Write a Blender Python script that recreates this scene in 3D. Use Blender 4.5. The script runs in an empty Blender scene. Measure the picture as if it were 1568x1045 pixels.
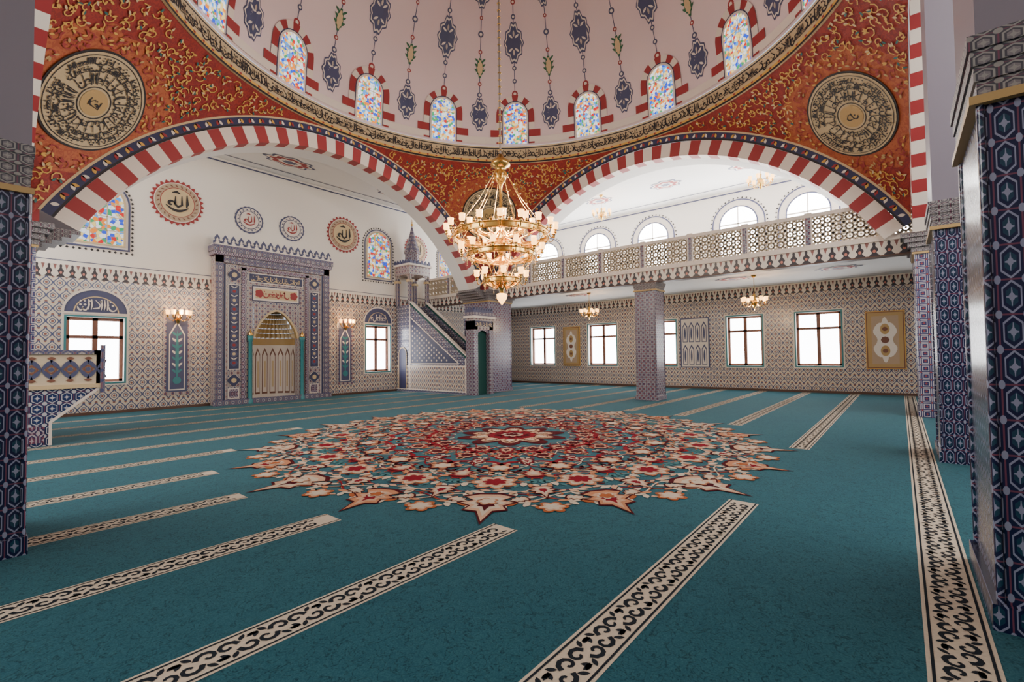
import bpy, math, random
from math import sin, cos, pi, radians, sqrt, atan2, floor
from mathutils import Vector, Matrix
rng = random.Random(7)

# ---------------------------------------------------------------- node helper
class S:
    def __init__(s, t, k): s.t = t; s.k = k
    def __add__(s, o): return s.t.m('ADD', s, o)
    def __radd__(s, o): return s.t.m('ADD', o, s)
    def __sub__(s, o): return s.t.m('SUBTRACT', s, o)
    def __rsub__(s, o): return s.t.m('SUBTRACT', o, s)
    def __mul__(s, o): return s.t.m('MULTIPLY', s, o)
    def __rmul__(s, o): return s.t.m('MULTIPLY', o, s)
    def __truediv__(s, o): return s.t.m('DIVIDE', s, o)
    def __lt__(s, o): return s.t.m('LESS_THAN', s, o)
    def __gt__(s, o): return s.t.m('GREATER_THAN', s, o)
    def __abs__(s): return s.t.m('ABSOLUTE', s)
    def fr(s): return s.t.m('FRACT', s)
    def fl(s): return s.t.m('FLOOR', s)
    def cos(s): return s.t.m('COSINE', s)
    def sin(s): return s.t.m('SINE', s)
    def sqrt(s): return s.t.m('SQRT', s)
    def mx(s, o): return s.t.m('MAXIMUM', s, o)
    def mn(s, o): return s.t.m('MINIMUM', s, o)

class T:
    def __init__(s, name, rough=.5, metal=0.0, spec=.5):
        s.mat = bpy.data.materials.new(name); s.mat.use_nodes = True
        s.nt = s.mat.node_tree; s.b = s.nt.nodes['Principled BSDF']
        s.b.inputs['Roughness'].default_value = rough
        s.b.inputs['Metallic'].default_value = metal
        s.b.inputs['Specular IOR Level'].default_value = spec
        s._p = None
    def setin(s, inp, v):
        if isinstance(v, S): s.nt.links.new(v.k, inp)
        elif isinstance(v, (tuple, list)): inp.default_value = (v[0], v[1], v[2], 1)
        else: inp.default_value = v
    def m(s, op, *a):
        n = s.nt.nodes.new('ShaderNodeMath'); n.operation = op
        for i, x in enumerate(a): s.setin(n.inputs[i], x)
        return S(s, n.outputs[0])
    def mix(s, f, a, b):
        n = s.nt.nodes.new('ShaderNodeMix'); n.data_type = 'RGBA'
        s.setin(n.inputs[0], f); s.setin(n.inputs[6], a); s.setin(n.inputs[7], b)
        return S(s, n.outputs[2])
    def pos(s):
        if s._p is None:
            g = s.nt.nodes.new('ShaderNodeNewGeometry')
            sp = s.nt.nodes.new('ShaderNodeSeparateXYZ'); s.nt.links.new(g.outputs['Position'], sp.inputs[0])
            sn = s.nt.nodes.new('ShaderNodeSeparateXYZ'); s.nt.links.new(g.outputs['True Normal'], sn.inputs[0])
            s.g = g
            s._p = [S(s, o) for o in sp.outputs]; s._n = [S(s, o) for o in sn.outputs]
        return s._p
    def uv(s):
        x, y, z = s.pos()
        k = abs(s._n[1]) > .6
        return x*k + y*(1-k), z
    def noise(s, scale, detail=3, dist=0.0):
        s.pos()
        n = s.nt.nodes.new('ShaderNodeTexNoise'); n.inputs['Scale'].default_value = scale
        n.inputs['Detail'].default_value = detail; n.inputs['Distortion'].default_value = dist
        s.nt.links.new(s.g.outputs['Position'], n.inputs['Vector'])
        return S(s, n.outputs['Fac'])
    def vor(s, scale, feature='F1', out='Color'):
        s.pos()
        n = s.nt.nodes.new('ShaderNodeTexVoronoi'); n.feature = feature
        n.inputs['Scale'].default_value = scale
        s.nt.links.new(s.g.outputs['Position'], n.inputs['Vector'])
        return S(s, n.outputs[out])
    def base(s, c): s.setin(s.b.inputs['Base Color'], c); return s
    def emit(s, c, k):
        s.setin(s.b.inputs['Emission Color'], c); s.b.inputs['Emission Strength'].default_value = k; return s
    def sheen(s, w):
        s.b.inputs['Sheen Weight'].default_value = w; s.b.inputs['Sheen Roughness'].default_value = .45; return s

def flat(name, c, rough=.6, metal=0.0, em=None, k=0):
    t = T(name, rough, metal); t.base(c)
    if em: t.emit(em, k)
    return t.mat

# ---------------------------------------------------------------- materials
def tile_wall(name, cream, slate, dot, cu=.27, cv=.36, rough=.25):
    t = T(name, rough); u, v = t.uv()
    row = (v/cv).fl()
    fu = (u/cu + row*.5).fr() - .5; fv = (v/cv).fr() - .5
    c = (fv*6.2832).cos()*.5 + .5
    d = abs(fu) - (c*.42 + .04)
    out = abs(d) < .06
    r2 = fu*fu + fv*fv*1.5
    ctr = r2 < .012
    ring = r2 < .06
    ring2 = r2 < .03
    nz = t.noise(1.2, 2)
    col = t.mix(nz, cream, tuple(x*.88 for x in cream))
    fu2 = .5-abs(fu); fv2 = .5-abs(fv)
    cr = (fu2*fu2 + fv2*fv2) < .016
    col = t.mix(cr, col, dot)
    col = t.mix(ring, col, slate); col = t.mix(ring2, col, tuple(min(1, x*1.05) for x in cream)); col = t.mix(ctr, col, dot); col = t.mix(out, col, slate)
    t.base(col); return t.mat

def tile_pillar(name, navy, lav, teal, cu=.19, cv=.27, rough=.2, rw=.04, line=(.16, .05, .09), cr=.03):
    t = T(name, rough); u, v = t.uv()
    fu = (u/cu).fr() - .5; fv = (v/cv).fr() - .5
    au = abs(fu); av = abs(fv)
    hexd = au.mx(av*.75 + au*.45)
    ring = abs(hexd - .34) < rw
    inner = hexd < .22
    fl = ((au*au + av*av) < .012) + ((au*av) < .004)*(hexd < .2)
    line1 = au > .465
    line2 = av > .475
    col = t.mix(ring, navy, lav)
    col = t.mix(inner, col, teal)
    col = t.mix(fl.mn(1), col, lav)
    corner = ((au-.5)*(au-.5) + (av-.5)*(av-.5)) < cr
    col = t.mix(line1.mx(line2), col, line)
    col = t.mix(corner, col, lav)
    t.base(col); return t.mat

def tile_grid(name, dark, light, acc, c=.18, rough=.25):
    t = T(name, rough); u, v = t.uv()
    au = abs((u/c).fr()-.5); av = abs((v/c).fr()-.5)
    m = au.mx(av)
    col = t.mix(abs(m-.30) < .05, dark, light)
    col = t.mix((au+av) < .17, col, acc)
    col = t.mix(m > .46, col, light)
    col = t.mix((au+av) > .84, col, acc)
    t.base(col); return t.mat

M = {}
M['wt'] = tile_wall('tile_ogee_cream', (.68, .59, .48), (.07, .09, .19), (.25, .11, .09))
M['pt'] = tile_pillar('tile_pillar_navy', (.010, .014, .055), (.27, .29, .42), (.015, .05, .09), cu=.11, cv=.20, rw=.028, cr=.016)
M['ptf'] = tile_grid('tile_main_pillar', (.03, .035, .12), (.42, .40, .45), (.22, .06, .08), .18)
M['ptl'] = tile_grid('tile_column_grey', (.045, .045, .12), (.45, .42, .42), (.24, .08, .09), .16)
M['mt'] = tile_pillar('tile_mihrab', (.52, .46, .41), (.05, .06, .17), (.28, .12, .11), cu=.2, cv=.2, rough=.3, rw=.026, line=(.30, .22, .22), cr=.018)
M['mb'] = tile_pillar('tile_mihrab_dark', (.015, .015, .085), (.42, .36, .40), (.16, .04, .08), cu=.16, cv=.26, rough=.3, rw=.05)
M['mn'] = tile_pillar('tile_minbar_side', (.02, .035, .11), (.52, .52, .56), (.02, .04, .14), cu=.2, cv=.2, rw=.03)
M['mc'] = tile_pillar('tile_crest', (.19, .17, .20), (.055, .065, .17), (.44, .39, .36), cu=.2, cv=.2, rough=.4)
M['white'] = flat('plaster_white', (.86, .81, .75), .8)
M['ceil'] = flat('plaster_ceiling', (.78, .77, .76), .8)
t = T('dome_plaster', .8); x, y, z = t.pos(); nz = t.noise(.5, 2)
t.base(t.mix(nz, (.74, .59, .62), (.82, .69, .70))); M['dome'] = t.mat
M['red'] = flat('paint_red', (.32, .034, .038), .6)
M['cream'] = flat('paint_cream', (.78, .70, .63), .6)
M['navy'] = flat('paint_navy', (.030, .035, .10), .5)
M['slate'] = flat('paint_slate', (.07, .08, .17), .5)
M['black'] = flat('paint_black', (.015, .014, .018), .5)
M['gold'] = flat('paint_gold', (.48, .32, .13), .5)
M['goldl'] = flat('paint_gold_light', (.64, .49, .28), .5)
M['goldr'] = flat('paint_gold_roundel', (.54, .42, .25), .5)
M['tan'] = flat('paint_tan', (.47, .35, .24), .6)
M['yellow'] = flat('paint_yellow', (.66, .38, .08), .5)
M['tealp'] = flat('paint_teal', (.02, .13, .13), .5)
M['green'] = flat('paint_green', (.03, .14, .07), .6)
M['brass'] = flat('brass', (.72, .45, .13), .25, 1.0)
M['chain'] = flat('chain_grey', (.35, .32, .3), .4, .8)
M['maroonf'] = flat('window_frame_brown', (.20, .08, .05), .5)
M['tealf'] = flat('window_frame_teal', (.04, .22, .25), .4)
M['pier'] = flat('pier_marble', (.22, .20, .25), .35)
M['greycap'] = tile_pillar('capital_muqarnas', (.06, .06, .08), (.30, .29, .28), (.2, .18, .2), cu=.12, cv=.09, rough=.5)
M['wood'] = flat('skirting_wood', (.10, .045, .03), .5)
M['greenc'] = flat('minbar_green_carpet', (.012, .075, .07), .9)
M['pane'] = flat('window_glass_daylight', (.8, .85, .9), .2, em=(.95, .97, 1.0), k=14)
M['paneup'] = flat('window_glass_daylight_upper', (.8, .85, .9), .2, em=(1.0, .99, .97), k=14)
M['lamp'] = flat('lamp_glass_lit', (.9, .7, .4), .2, em=(1.0, .46, .10), k=6.0)
M['lampw'] = flat('lamp_bulb_lit', (.9, .8, .6), .2, em=(1.0, .72, .36), k=18.0)

def stained(name, sc, k):
    t = T(name, .5, spec=.2)
    c = t.vor(sc)
    sp = t.nt.nodes.new('ShaderNodeSeparateColor'); t.nt.links.new(c.k, sp.inputs[0])
    r = S(t, sp.outputs[0]); g = S(t, sp.outputs[1])
    col = t.mix(r > .28, (1.0, .72, .22), (1.0, .26, .01))
    col = t.mix((r > .45), col, (.01, .07, .75)); col = t.mix(r > .62, col, (.03, .35, .12))
    col = t.mix(r > .72, col, (.70, .01, .01)); col = t.mix(r > .84, col, (.05, .35, .95)); col = t.mix(g > .66, col, (.90, .93, .95))
    e = t.vor(sc, 'DISTANCE_TO_EDGE', 'Distance') < .03
    col = t.mix(e, col, (.30, .26, .22))
    t.base((.03, .03, .03)); t.emit(col, k); return t.mat
M['stain'] = stained('stained_glass', 13, 1.6)
M['stainw'] = stained('stained_glass_wall', 10, 1.3)

def frieze(name, z0, H, p=.24):
    t = T(name, .4); u, v = t.uv()
    f = abs((u/p).fr() - .5); q = (v - z0)/H
    w = ((1-q).mx(0)).sqrt()*.36*((q*13).cos()*.28 + .8)
    dark = f < w
    f2 = abs((u/p + .5).fr() - .5)
    dot = (f*f*.5 + (q-.35)*(q-.35)*.5) < .006
    top = f2 < ((q-.55)*.35)
    col = t.mix(dark, (.74, .68, .60), (.035, .03, .04)); col = t.mix(dot, col, (.55, .2, .15)); col = t.mix(top, col, (.25, .1, .09))
    t.base(col); return t.mat
M['fr1'] = frieze('frieze_wall', 3.95, .36)
M['fr2'] = frieze('frieze_beam', 4.05, .36, .30)

t = T('carpet_teal', 1.0, spec=.05)
n1 = t.noise(9.0, 1, 2.2); n2 = t.noise(.6, 3); n3 = t.noise(110, 3); n4 = t.noise(5, 4)
c = t.mix(n2, (.012, .064, .105), (.022, .100, .128))
c = t.mix((abs(n1-.5) < .030)*.75, c, (.003, .018, .032))
c = t.mix((n3-.35).mx(0)*1.6, c, (.05, .17, .20)); c = t.mix(n4*.40, c, (.006, .042, .070)); t.base(c); t.sheen(.12)
t.b.inputs['Sheen Tint'].default_value = (.5, .78, .85, 1); M['carpet'] = t.mat
t = T('carpet_cream', 1.0, spec=.05); t.base(t.mix(t.noise(50, 2), (.62, .54, .44), (.46, .40, .32))); M['ccream'] = t.mat
def crp(name, c):
    t = T(name, 1.0, spec=.05); t.base(t.mix(t.noise(60, 2), c, tuple(x*.62 for x in c))); return t.mat
M['cnavy'] = crp('carpet_navy', (.022, .028, .038))
M['cred'] = crp('carpet_crimson', (.25, .014, .028))
M['cmar'] = crp('carpet_maroon', (.085, .010, .016))
M['cpeach'] = crp('carpet_peach', (.58, .27, .15))
M['csal'] = crp('carpet_salmon', (.66, .42, .29))
M['cor'] = crp('carpet_orange', (.42, .13, .05))
M['clt'] = crp('carpet_light_teal', (.08, .23, .26))
M['lat'] = flat('railing_lattice_cream', (.66, .55, .40), .5)

# ---------------------------------------------------------------- mesh helper
class MB:
    def __init__(s, name): s.name = name; s.v = []; s.fa = []; s.mi = []; s.ms = []; s.sm = []
    def idx(s, m):
        m = M[m] if isinstance(m, str) else m
        if m not in s.ms: s.ms.append(m)
        return s.ms.index(m)
    def f(s, pts, m, smooth=False):
        b = len(s.v); s.v.extend([tuple(p) for p in pts]); s.fa.append(tuple(range(b, b+len(pts))))
        s.mi.append(s.idx(m)); s.sm.append(smooth)
    def grid(s, fn, nu, nv, m, smooth=True, closed=False):
        b = len(s.v)
        for j in range(nv+1):
            for i in range(nu+1): s.v.append(tuple(fn(i/nu, j/nv)))
        k = s.idx(m) if not callable(m) else None
        for j in range(nv):
            for i in range(nu):
                a = b+j*(nu+1)+i
                s.fa.append((a, a+1, a+nu+2, a+nu+1)); s.mi.append(k if k is not None else s.idx(m(i, j))); s.sm.append(smooth)
    def box(s, x0, x1, y0, y1, z0, z1, m):
        P = [(x, y, z) for z in (z0, z1) for y in (y0, y1) for x in (x0, x1)]
        for q in ((0, 2, 3, 1), (4, 5, 7, 6), (0, 1, 5, 4), (2, 6, 7, 3), (0, 4, 6, 2), (1, 3, 7, 5)):
            s.f([P[i] for i in q], m)
    def prism(s, prof, fn, d0, d1, m, mside=None):
        a = [fn(p[0], p[1], d0) for p in prof]; b = [fn(p[0], p[1], d1) for p in prof]
        s.f(a, m); s.f(b[::-1], m); n = len(prof)
        for i in range(n):
            j = (i+1) % n; s.f([a[i], a[j], b[j], b[i]], mside or m)
    def lathe(s, c, prof, m, n=24, lobes=0, amp=0, smooth=True):
        def fn(u, v):
            k = v*(len(prof)-1); i = int(round(k)); r, z = prof[i]; a = u*2*pi
            r = r*(1+amp*cos(lobes*a)); return (c[0]+r*cos(a), c[1]+r*sin(a), c[2]+z)
        s.grid(fn, n, len(prof)-1, m, smooth)
    def tube(s, pts, r, m, n=6):
        pts = [Vector(p) for p in pts]; N = len(pts); b = len(s.v); k = s.idx(m)
        for i, p in enumerate(pts):
            d = (pts[min(i+1, N-1)]-pts[max(i-1, 0)]).normalized()
            up = Vector((0, 0, 1)) if abs(d.z) < .9 else Vector((1, 0, 0))
            a = d.cross(up).normalized(); c = d.cross(a)
            for j in range(n):
                q = 2*pi*j/n; s.v.append(tuple(p+(a*cos(q)+c*sin(q))*r))
        for i in range(N-1):
            for j in range(n):
                j2 = (j+1) % n
                s.fa.append((b+i*n+j, b+i*n+j2, b+(i+1)*n+j2, b+(i+1)*n+j)); s.mi.append(k); s.sm.append(True)
    def torus(s, c, R, r, m, n=40):
        s.tube([(c[0]+R*cos(2*pi*i/n), c[1]+R*sin(2*pi*i/n), c[2]) for i in range(n+1)], r, m, 8)
    def sph(s, c, r, m, n=10, sz=1.0):
        s.lathe(c, [(r*sin(pi*i/6), -r*sz*cos(pi*i/6)) for i in range(7)], m, n)
    def build(s):
        me = bpy.data.meshes.new(s.name); me.from_pydata(s.v, [], s.fa)
        for m in s.ms: me.materials.append(m)
        me.polygons.foreach_set('material_index', s.mi); me.polygons.foreach_set('use_smooth', s.sm); me.update()
        o = bpy.data.objects.new(s.name, me); bpy.context.scene.collection.objects.link(o); return o

class D:  # decal painter: maps local (a,b,h) to 3D
    def __init__(s, mb, fn): s.mb = mb; s.fn = fn
    def poly(s, pts, m, h): s.mb.f([s.fn(p[0], p[1], h) for p in pts], m)
    def rect(s, a0, a1, b0, b1, m, h, nu=1, nv=1):
        s.mb.grid(lambda u, v: s.fn(a0+(a1-a0)*u, b0+(b1-b0)*v, h), nu, nv, m, False)
    def disc(s, a, b, r, m, h, n=32, rings=1, lob=0, amp=0):
        s.mb.grid(lambda u, v: s.fn(a+r*v*(1+amp*abs(cos(lob*u*pi)))*cos(2*pi*u), b+r*v*(1+amp*abs(cos(lob*u*pi)))*sin(2*pi*u), h), n, rings, m, False)
    def ring(s, a, b, r0, r1, m, h, n=40, a0=0, a1=2*pi):
        s.mb.grid(lambda u, v: s.fn(a+(r0+(r1-r0)*v)*cos(a0+(a1-a0)*u), b+(r0+(r1-r0)*v)*sin(a0+(a1-a0)*u), h), n, 1, m, False)
    def strip(s, pts, w, m, h):
        N = len(pts); L = []; R = []
        for i in range(N):
            p0 = pts[max(i-1, 0)]; p1 = pts[min(i+1, N-1)]
            dx = p1[0]-p0[0]; dy = p1[1]-p0[1]; l = sqrt(dx*dx+dy*dy) or 1
            ww = (w(i/(N-1)) if callable(w) else w)/2
            nx = -dy/l*ww; ny = dx/l*ww
            L.append((pts[i][0]+nx, pts[i][1]+ny)); R.append((pts[i][0]-nx, pts[i][1]-ny))
        for i in range(N-1): s.poly([L[i], L[i+1], R[i+1], R[i]], m, h)
    def leaf(s, a, b, ang, l, w, m, h, n=8):
        P = []
        for i in range(n+1): q = i/n; P.append((q*l, w*sin(pi*q)**.8 if 0 < q < 1 else 0))
        for i in range(n-1, 0, -1): q = i/n; P.append((q*l, -w*sin(pi*q)**.8))
        s.poly([(a+p[0]*cos(ang)-p[1]*sin(ang), b+p[0]*sin(ang)+p[1]*cos(ang)) for p in P], m, h)
    def sub(s, a, b, ang=0, sc=1):
        ca = cos(ang)*sc; sa = sin(ang)*sc; f = s.fn
        return D(s.mb, lambda p, q, h: f(a+p*ca-q*sa, b+p*sa+q*ca, h))

def spiral(a, b, r, a0, turns, dr=1, n=14):
    return [(a+r*(1-.8*i/n)*cos(a0+dr*turns*2*pi*i/n), b+r*(1-.8*i/n)*sin(a0+dr*turns*2*pi*i/n)) for i in range(n+1)]

def calli(dc, a0, b0, w, h, R, m, hh, lw=None):
    lw = lw or h*.11; x = a0
    while x < a0+w-h*.25:
        k = R.random(); W = h*(.28+.4*R.random()); th = lambda t: lw*(.45+.9*sin(pi*min(1, t+.1)))
        if k < .32:
            dc.strip([(x+h*.1, b0+h*.95), (x+h*.13, b0+h*.5), (x+h*.08, b0+h*.1)], th, m, hh); W = h*.22
        elif k < .62:
            dc.strip([(x+W*.5+W*.5*cos(q), b0+h*.35+h*.3*sin(q)) for q in [pi+pi*i/8 for i in range(9)]], th, m, hh)
            if R.random() < .7: dc.poly([(x+W*.5, b0+h*.4), (x+W*.5+lw, b0+h*.4+lw), (x+W*.5, b0+h*.4+2*lw), (x+W*.5-lw, b0+h*.4+lw)], m, hh)
        elif k < .82:
            dc.strip(spiral(x+W*.4, b0+h*.4, h*.2, 0, .9, 1, 9), th, m, hh); dc.strip([(x, b0+h*.18), (x+W, b0+h*.22)], th, m, hh)
        else:
            dc.strip([(x, b0+h*.2), (x+W*.7, b0+h*.25), (x+W*.9, b0+h*.5), (x+W*.3, b0+h*.9)], th, m, hh)
        if R.random() < .6:
            q = x+W*R.random(); dc.poly([(q, b0+h*.72), (q+lw*.8, b0+h*.72+lw*.8), (q, b0+h*.72+lw*1.6), (q-lw*.8, b0+h*.72+lw*.8)], m, hh)
        x += W*.85

# ---------------------------------------------------------------- dimensions
CX, CY, HF = 8.02, 6.72, 7.02
# per side: zc, intrados, stripe, border radii  (side 0 = qibla side)
ARC = [(1.08, 7.04, 7.49, 7.77), (.60, 7.52, 7.97, 8.25), (.60, 7.52, 7.97, 8.25), (.60, 7.52, 7.97, 8.25)]
YW, XW = 18.1, 21.6
X0, Y0 = -5.0, -5.0
ZCEIL = 8.6
ZTOP = 8.85

# ---------------------------------------------------------------- floor & carpet
cp = MB('floor')
cp.box(X0-.3, XW+.3, Y0-.3, YW+.3, -.3, .012, 'carpet')
fd = D(cp, lambda a, b, h: (a, b, .012+h))
MCX, MCY, MR = 7.2, 5.98, 4.92
def stripe(y):
    d = abs(y-MCY); rr = MR+.05
    segs = [(X0+.05, XW-.1)]
    if d < rr:
        s_ = sqrt(rr*rr-d*d); segs = [(X0+.05, MCX-s_), (MCX+s_, XW-.1)]
    W = .145
    for (a, b) in segs:
        fd.rect(a, b, y-W, y+W, 'ccream', .002)
        for s_ in (1, -1): fd.rect(a, b, y+s_*(W-.026)-.007, y+s_*(W-.026)+.007, 'cnavy', .0035)
        x = a+.12; k = 0
        while x < b-.11:
            sg = 1 if k % 2 else -1
            d2 = fd.sub(x, y, 0)
            A = spiral(-.048, sg*.026, .058, 0, .95, sg, 9)[::-1]; B = spiral(.048, -sg*.026, .058, pi, .95, sg, 9)
            d2.strip(A, lambda t: .016+.015*t, 'cnavy', .0035); d2.strip(B, lambda t: .031-.015*t, 'cnavy', .0035)
            for (p, q, an) in ((-.02, -sg*.045, -sg*2.2), (.02, sg*.045, sg*.9), (-.10, -sg*.02, -sg*1.0), (.06, sg*.055, sg*.25), (-.06, -sg*.055, pi+sg*.25)):
                d2.leaf(p, q, an, .066, .015, 'cnavy', .0035, 4)
            x += .19; k += 1
for k in range(-3, 12):
    y = -.2+1.53*k
    if y < YW-.6: stripe(y)
cp.build()
# medallion
mo = MB('carpet_medallion')
md = D(mo, lambda a, b, h: (a, b, .014+h)).sub(MCX, MCY, 0, .955)
NS = 20
PAL = [(0, -.5), (.20, -.50), (.46, -.34), (.28, -.12), (.52, .02), (.30, .20), (.38, .42), (.14, .50), (0, 1.05)]
def palmette(dc, s_, cols, h0=.006, fk=(1, .82, .60, .34)):
    for i, (c_, k) in enumerate(zip(cols, fk)):
        P = [(p[0]*k*s_, (p[1]*k+.02*i)*s_) for p in PAL]; P = P+[(-p[0], p[1]) for p in P[-2:0:-1]]
        dc.poly(P, c_, h0+.0015*i)
def flower(dc, s_, n, cols, h0=.006, j=.34, st=.22):
    for i, c_ in enumerate(cols):
        k = s_*(1-st*i); N = n*6
        dc.poly([(k*(1-j+j*abs(cos(n*q/2)))*cos(q), k*(1-j+j*abs(cos(n*q/2)))*sin(q)) for q in [2*pi*jj/N + (i*pi/n) for jj in range(N)]], c_, h0+.0015*i)
rw = random.Random(33)
wedge = []
for i in range(54):
    r = 1.0+3.75*sqrt(rw.random()); th = rw.random()*pi/NS
    cc = rw.choice(['ccream', 'cpeach', 'csal', 'cor', 'ccream', 'cred', 'csal', 'cpeach', 'cmar', 'clt'])
    wedge.append((r, th, rw.random()*2*pi, .10+.12*rw.random(), cc))
scr = [(rw.random()*pi/NS, 1.5+3.0*rw.random(), rw.random()*6.28, .12+.10*rw.random(), rw.choice(['cor', 'cred', 'cpeach', 'ccream'])) for i in range(12)]
for k in range(NS):
    a = 2*pi*k/NS
    for sg in (1, -1):
        for (r, th, an, l, c_) in wedge:
            q = a+sg*th; md.sub(r*cos(q), r*sin(q), q).leaf(0, 0, sg*an, l, l*.23, c_, .0045)
        for (th, r, an, l, c_) in scr:
            q = a+sg*th; md.sub(r*cos(q), r*sin(q), q).strip(spiral(0, 0, l, sg*an, .9, sg, 10), .022, c_, .004)
        for (r, th, l) in ((2.75, .08, .36), (1.95, .08, .30)):
            q = a+sg*th; md.sub(r*cos(q), r*sin(q), q).strip(spiral(0, 0, l, sg*2.2, .75, sg, 12), lambda t: .04+.06*sin(pi*t), 'cred', .0052)
    def at(r, th, rot=-pi/2): return md.sub(r*cos(th), r*sin(th), th+rot)
    h = a+pi/NS
    if k % 2 == 0: palmette(at(4.45, a), .68, ['cmar', 'csal', 'ccream', 'cmar'], fk=(1, .86, .64, .40)); flower(at(4.45, a), .13, 5, ['cpeach', 'ccream'], .013)
    else: palmette(at(4.45, a), .60, ['cmar', 'cpeach', 'csal', 'cred'], fk=(1, .86, .62, .36)); flower(at(4.42, a), .12, 5, ['ccream', 'cor'], .013)
    for sg in (1, -1): palmette(at(4.36, a+sg*.085, -pi/2-sg*1.1), .22, ['cmar', 'csal', 'ccream'])
    flower(at(4.66, h), .19, 6, ['cor', 'csal', 'ccream'])
    palmette(at(4.0, h), .36, ['cmar', 'csal', 'ccream', 'cred'])
    flower(at(3.62, a), .32, 7, ['cpeach', 'ccream', 'csal', 'cred'], st=.16)
    palmette(at(3.22, h, pi/2), .38, ['cmar', 'cred', 'csal', 'ccream'], fk=(1, .86, .66, .36))
    flower(at(2.85, a), .25, 6, ['cmar', 'cpeach', 'ccream'])
    palmette(at(2.42, h), .31, ['cmar', 'cred', 'ccream', 'cred'])
    flower(at(2.05, a), .22, 6, ['cred', 'csal', 'cmar'])
    if k % 2 == 0:
        palmette(at(1.52, a), .40, ['cmar', 'cred', 'csal', 'cmar'])
        flower(at(1.50, a+pi/10), .24, 7, ['cred', 'csal', 'cmar'])
for R0, am in ((1.3, .1), (1.9, .14), (2.7, .18), (3.2, .15), (3.85, .2), (4.3, .16)):
    for ph in (0, pi):
        md.strip([((R0+am*sin(NS*q+ph))*cos(q), (R0+am*sin(NS*q+ph))*sin(q)) for q in [2*pi*i/240 for i in range(241)]], .022, 'cred' if ph else 'ccream', .0042)
flower(md, 1.15, 10, ['cmar', 'csal', 'cred', 'cmar'], .0042)
for k in range(10): palmette(md.sub(.62*cos(k*pi/5), .62*sin(k*pi/5), k*pi/5-pi/2), .28, ['cmar', 'csal', 'ccream'], .011)
flower(md, .3, 8, ['cred', 'ccream', 'cmar'], .016)
mo.build()

# ---------------------------------------------------------------- walls
def wall(name, fn, u0, u1, z0, z1, holes, bands, depth=.3, reveal='cream'):
    o = MB(name)
    us = sorted(set([u0, u1]+[h[0] for h in holes]+[h[1] for h in holes]))
    zs = sorted(set([z0, z1]+[b[0] for b in bands]+[h[2] for h in holes]+[h[3] for h in holes]))
    for i in range(len(us)-1):
        for j in range(len(zs)-1):
            uc = (us[i]+us[i+1])/2; zc = (zs[j]+zs[j+1])/2
            if any(h[0] < uc < h[1] and h[2] < zc < h[3] for h in holes): continue
            m = [b for b in bands if b[0] <= zc][-1][1]
            o.f([fn(us[i], zs[j], 0), fn(us[i+1], zs[j], 0), fn(us[i+1], zs[j+1], 0), fn(us[i], zs[j+1], 0)], m)
    for h in holes:
        c = [(h[0], h[2]), (h[1], h[2]), (h[1], h[3]), (h[0], h[3])]
        for k in range(4):
            p, q = c[k], c[(k+1) % 4]
            o.f([fn(p[0], p[1], 0), fn(q[0], q[1], 0), fn(q[0], q[1], depth), fn(p[0], p[1], depth)], reveal)
    return o
fq = lambda u, z, d: (u, YW+d, z)
ff = lambda u, z, d: (XW+d, u, z)
bands = [(0, 'wood'), (.1, 'wt'), (3.95, 'fr1'), (4.31, 'white')]
qh = [(2.17, 3.46, .95, 2.85), (11.8, 13.05, .95, 3.0), (-3, -1.7, .95, 2.9)]
MX = 7.8
wq = wall('wall_left', fq, X0, XW, 0, ZCEIL, qh+[(MX-.85, MX+.85, 0, 3.5)], bands)
dq = D(wq, lambda a, b, h: (a, YW-h, b))
for xc, zb in ((2.815, 2.98), (12.42, 3.12)):
    dq.mb.grid(lambda u, v: (xc+.74*v*cos(pi*u), YW-.02, zb+.70*v*sin(pi*u)), 20, 1, 'slate', False)
    for r0, r1, m_, hh in ((.70, .76, 'cream', .035), (.48, .51, 'goldl', .03)):
        dq.mb.grid(lambda u, v: (xc+(r0+(r1-r0)*v)*cos(pi*u), YW-hh, zb+(r0+(r1-r0)*v)*.95*sin(pi*u)), 20, 1, m_, False)
    dq.rect(xc-.76, xc+.76, zb-.05, zb+.01, 'cream', .035)
    calli(dq, xc-.42, zb+.05, .84, .36, rng, M['cream'], .04, .035)
for z_ in (ZCEIL-.12,): dq.rect(X0, XW, z_, z_+.05, 'slate', .01)
dq.rect(X0, XW, 4.42, 4.44, 'slate', .01)
for xc in (4.8, 10.78):
    dq.rect(xc-.38, xc+.38, .45, 3.2, 'mt', .02); dq.rect(xc-.29, xc+.29, .55, 3.05, 'slate', .03)
    dq.poly([(xc-.22, .6), (xc+.22, .6), (xc+.22, 2.4), (xc, 2.85), (xc-.22, 2.4)], 'cream', .035)
    dq.poly([(xc-.19, .64), (xc+.19, .64), (xc+.19, 2.38), (xc, 2.75), (xc-.19, 2.38)], 'slate', .038)
    for i in range(7):
        for sg in (1, -1): dq.leaf(xc, 1.15+.2*i, pi/2-sg*.8, .2, .035, 'cream' if i % 2 else 'tealf', .042)
    dq.leaf(xc, .8, pi/2, 1.75, .05, 'tealf', .045)
    dq.disc(xc, .92, .12, 'tealf', .05, 12)
wq.build()
fw = [(14.8, 16.43), (11.03, 12.64), (8.0, 9.35), (4.40, 5.77), (1.71, 3.19), (-3, -1.6)]
wf = wall('wall_back', ff, Y0, YW, 0, ZCEIL, [(a, b, 1.05, 3.15) for a, b in fw], bands)
df = D(wf, lambda a, b, h: (XW-h, a, b))
df.rect(Y0, YW, ZCEIL-.12, ZCEIL-.07, 'slate', .01)
wf.build()
wr = wall('wall_right', lambda u, z, d: (u, Y0-d, z), X0, XW, 0, ZCEIL, [], bands); wr.build()
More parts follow.
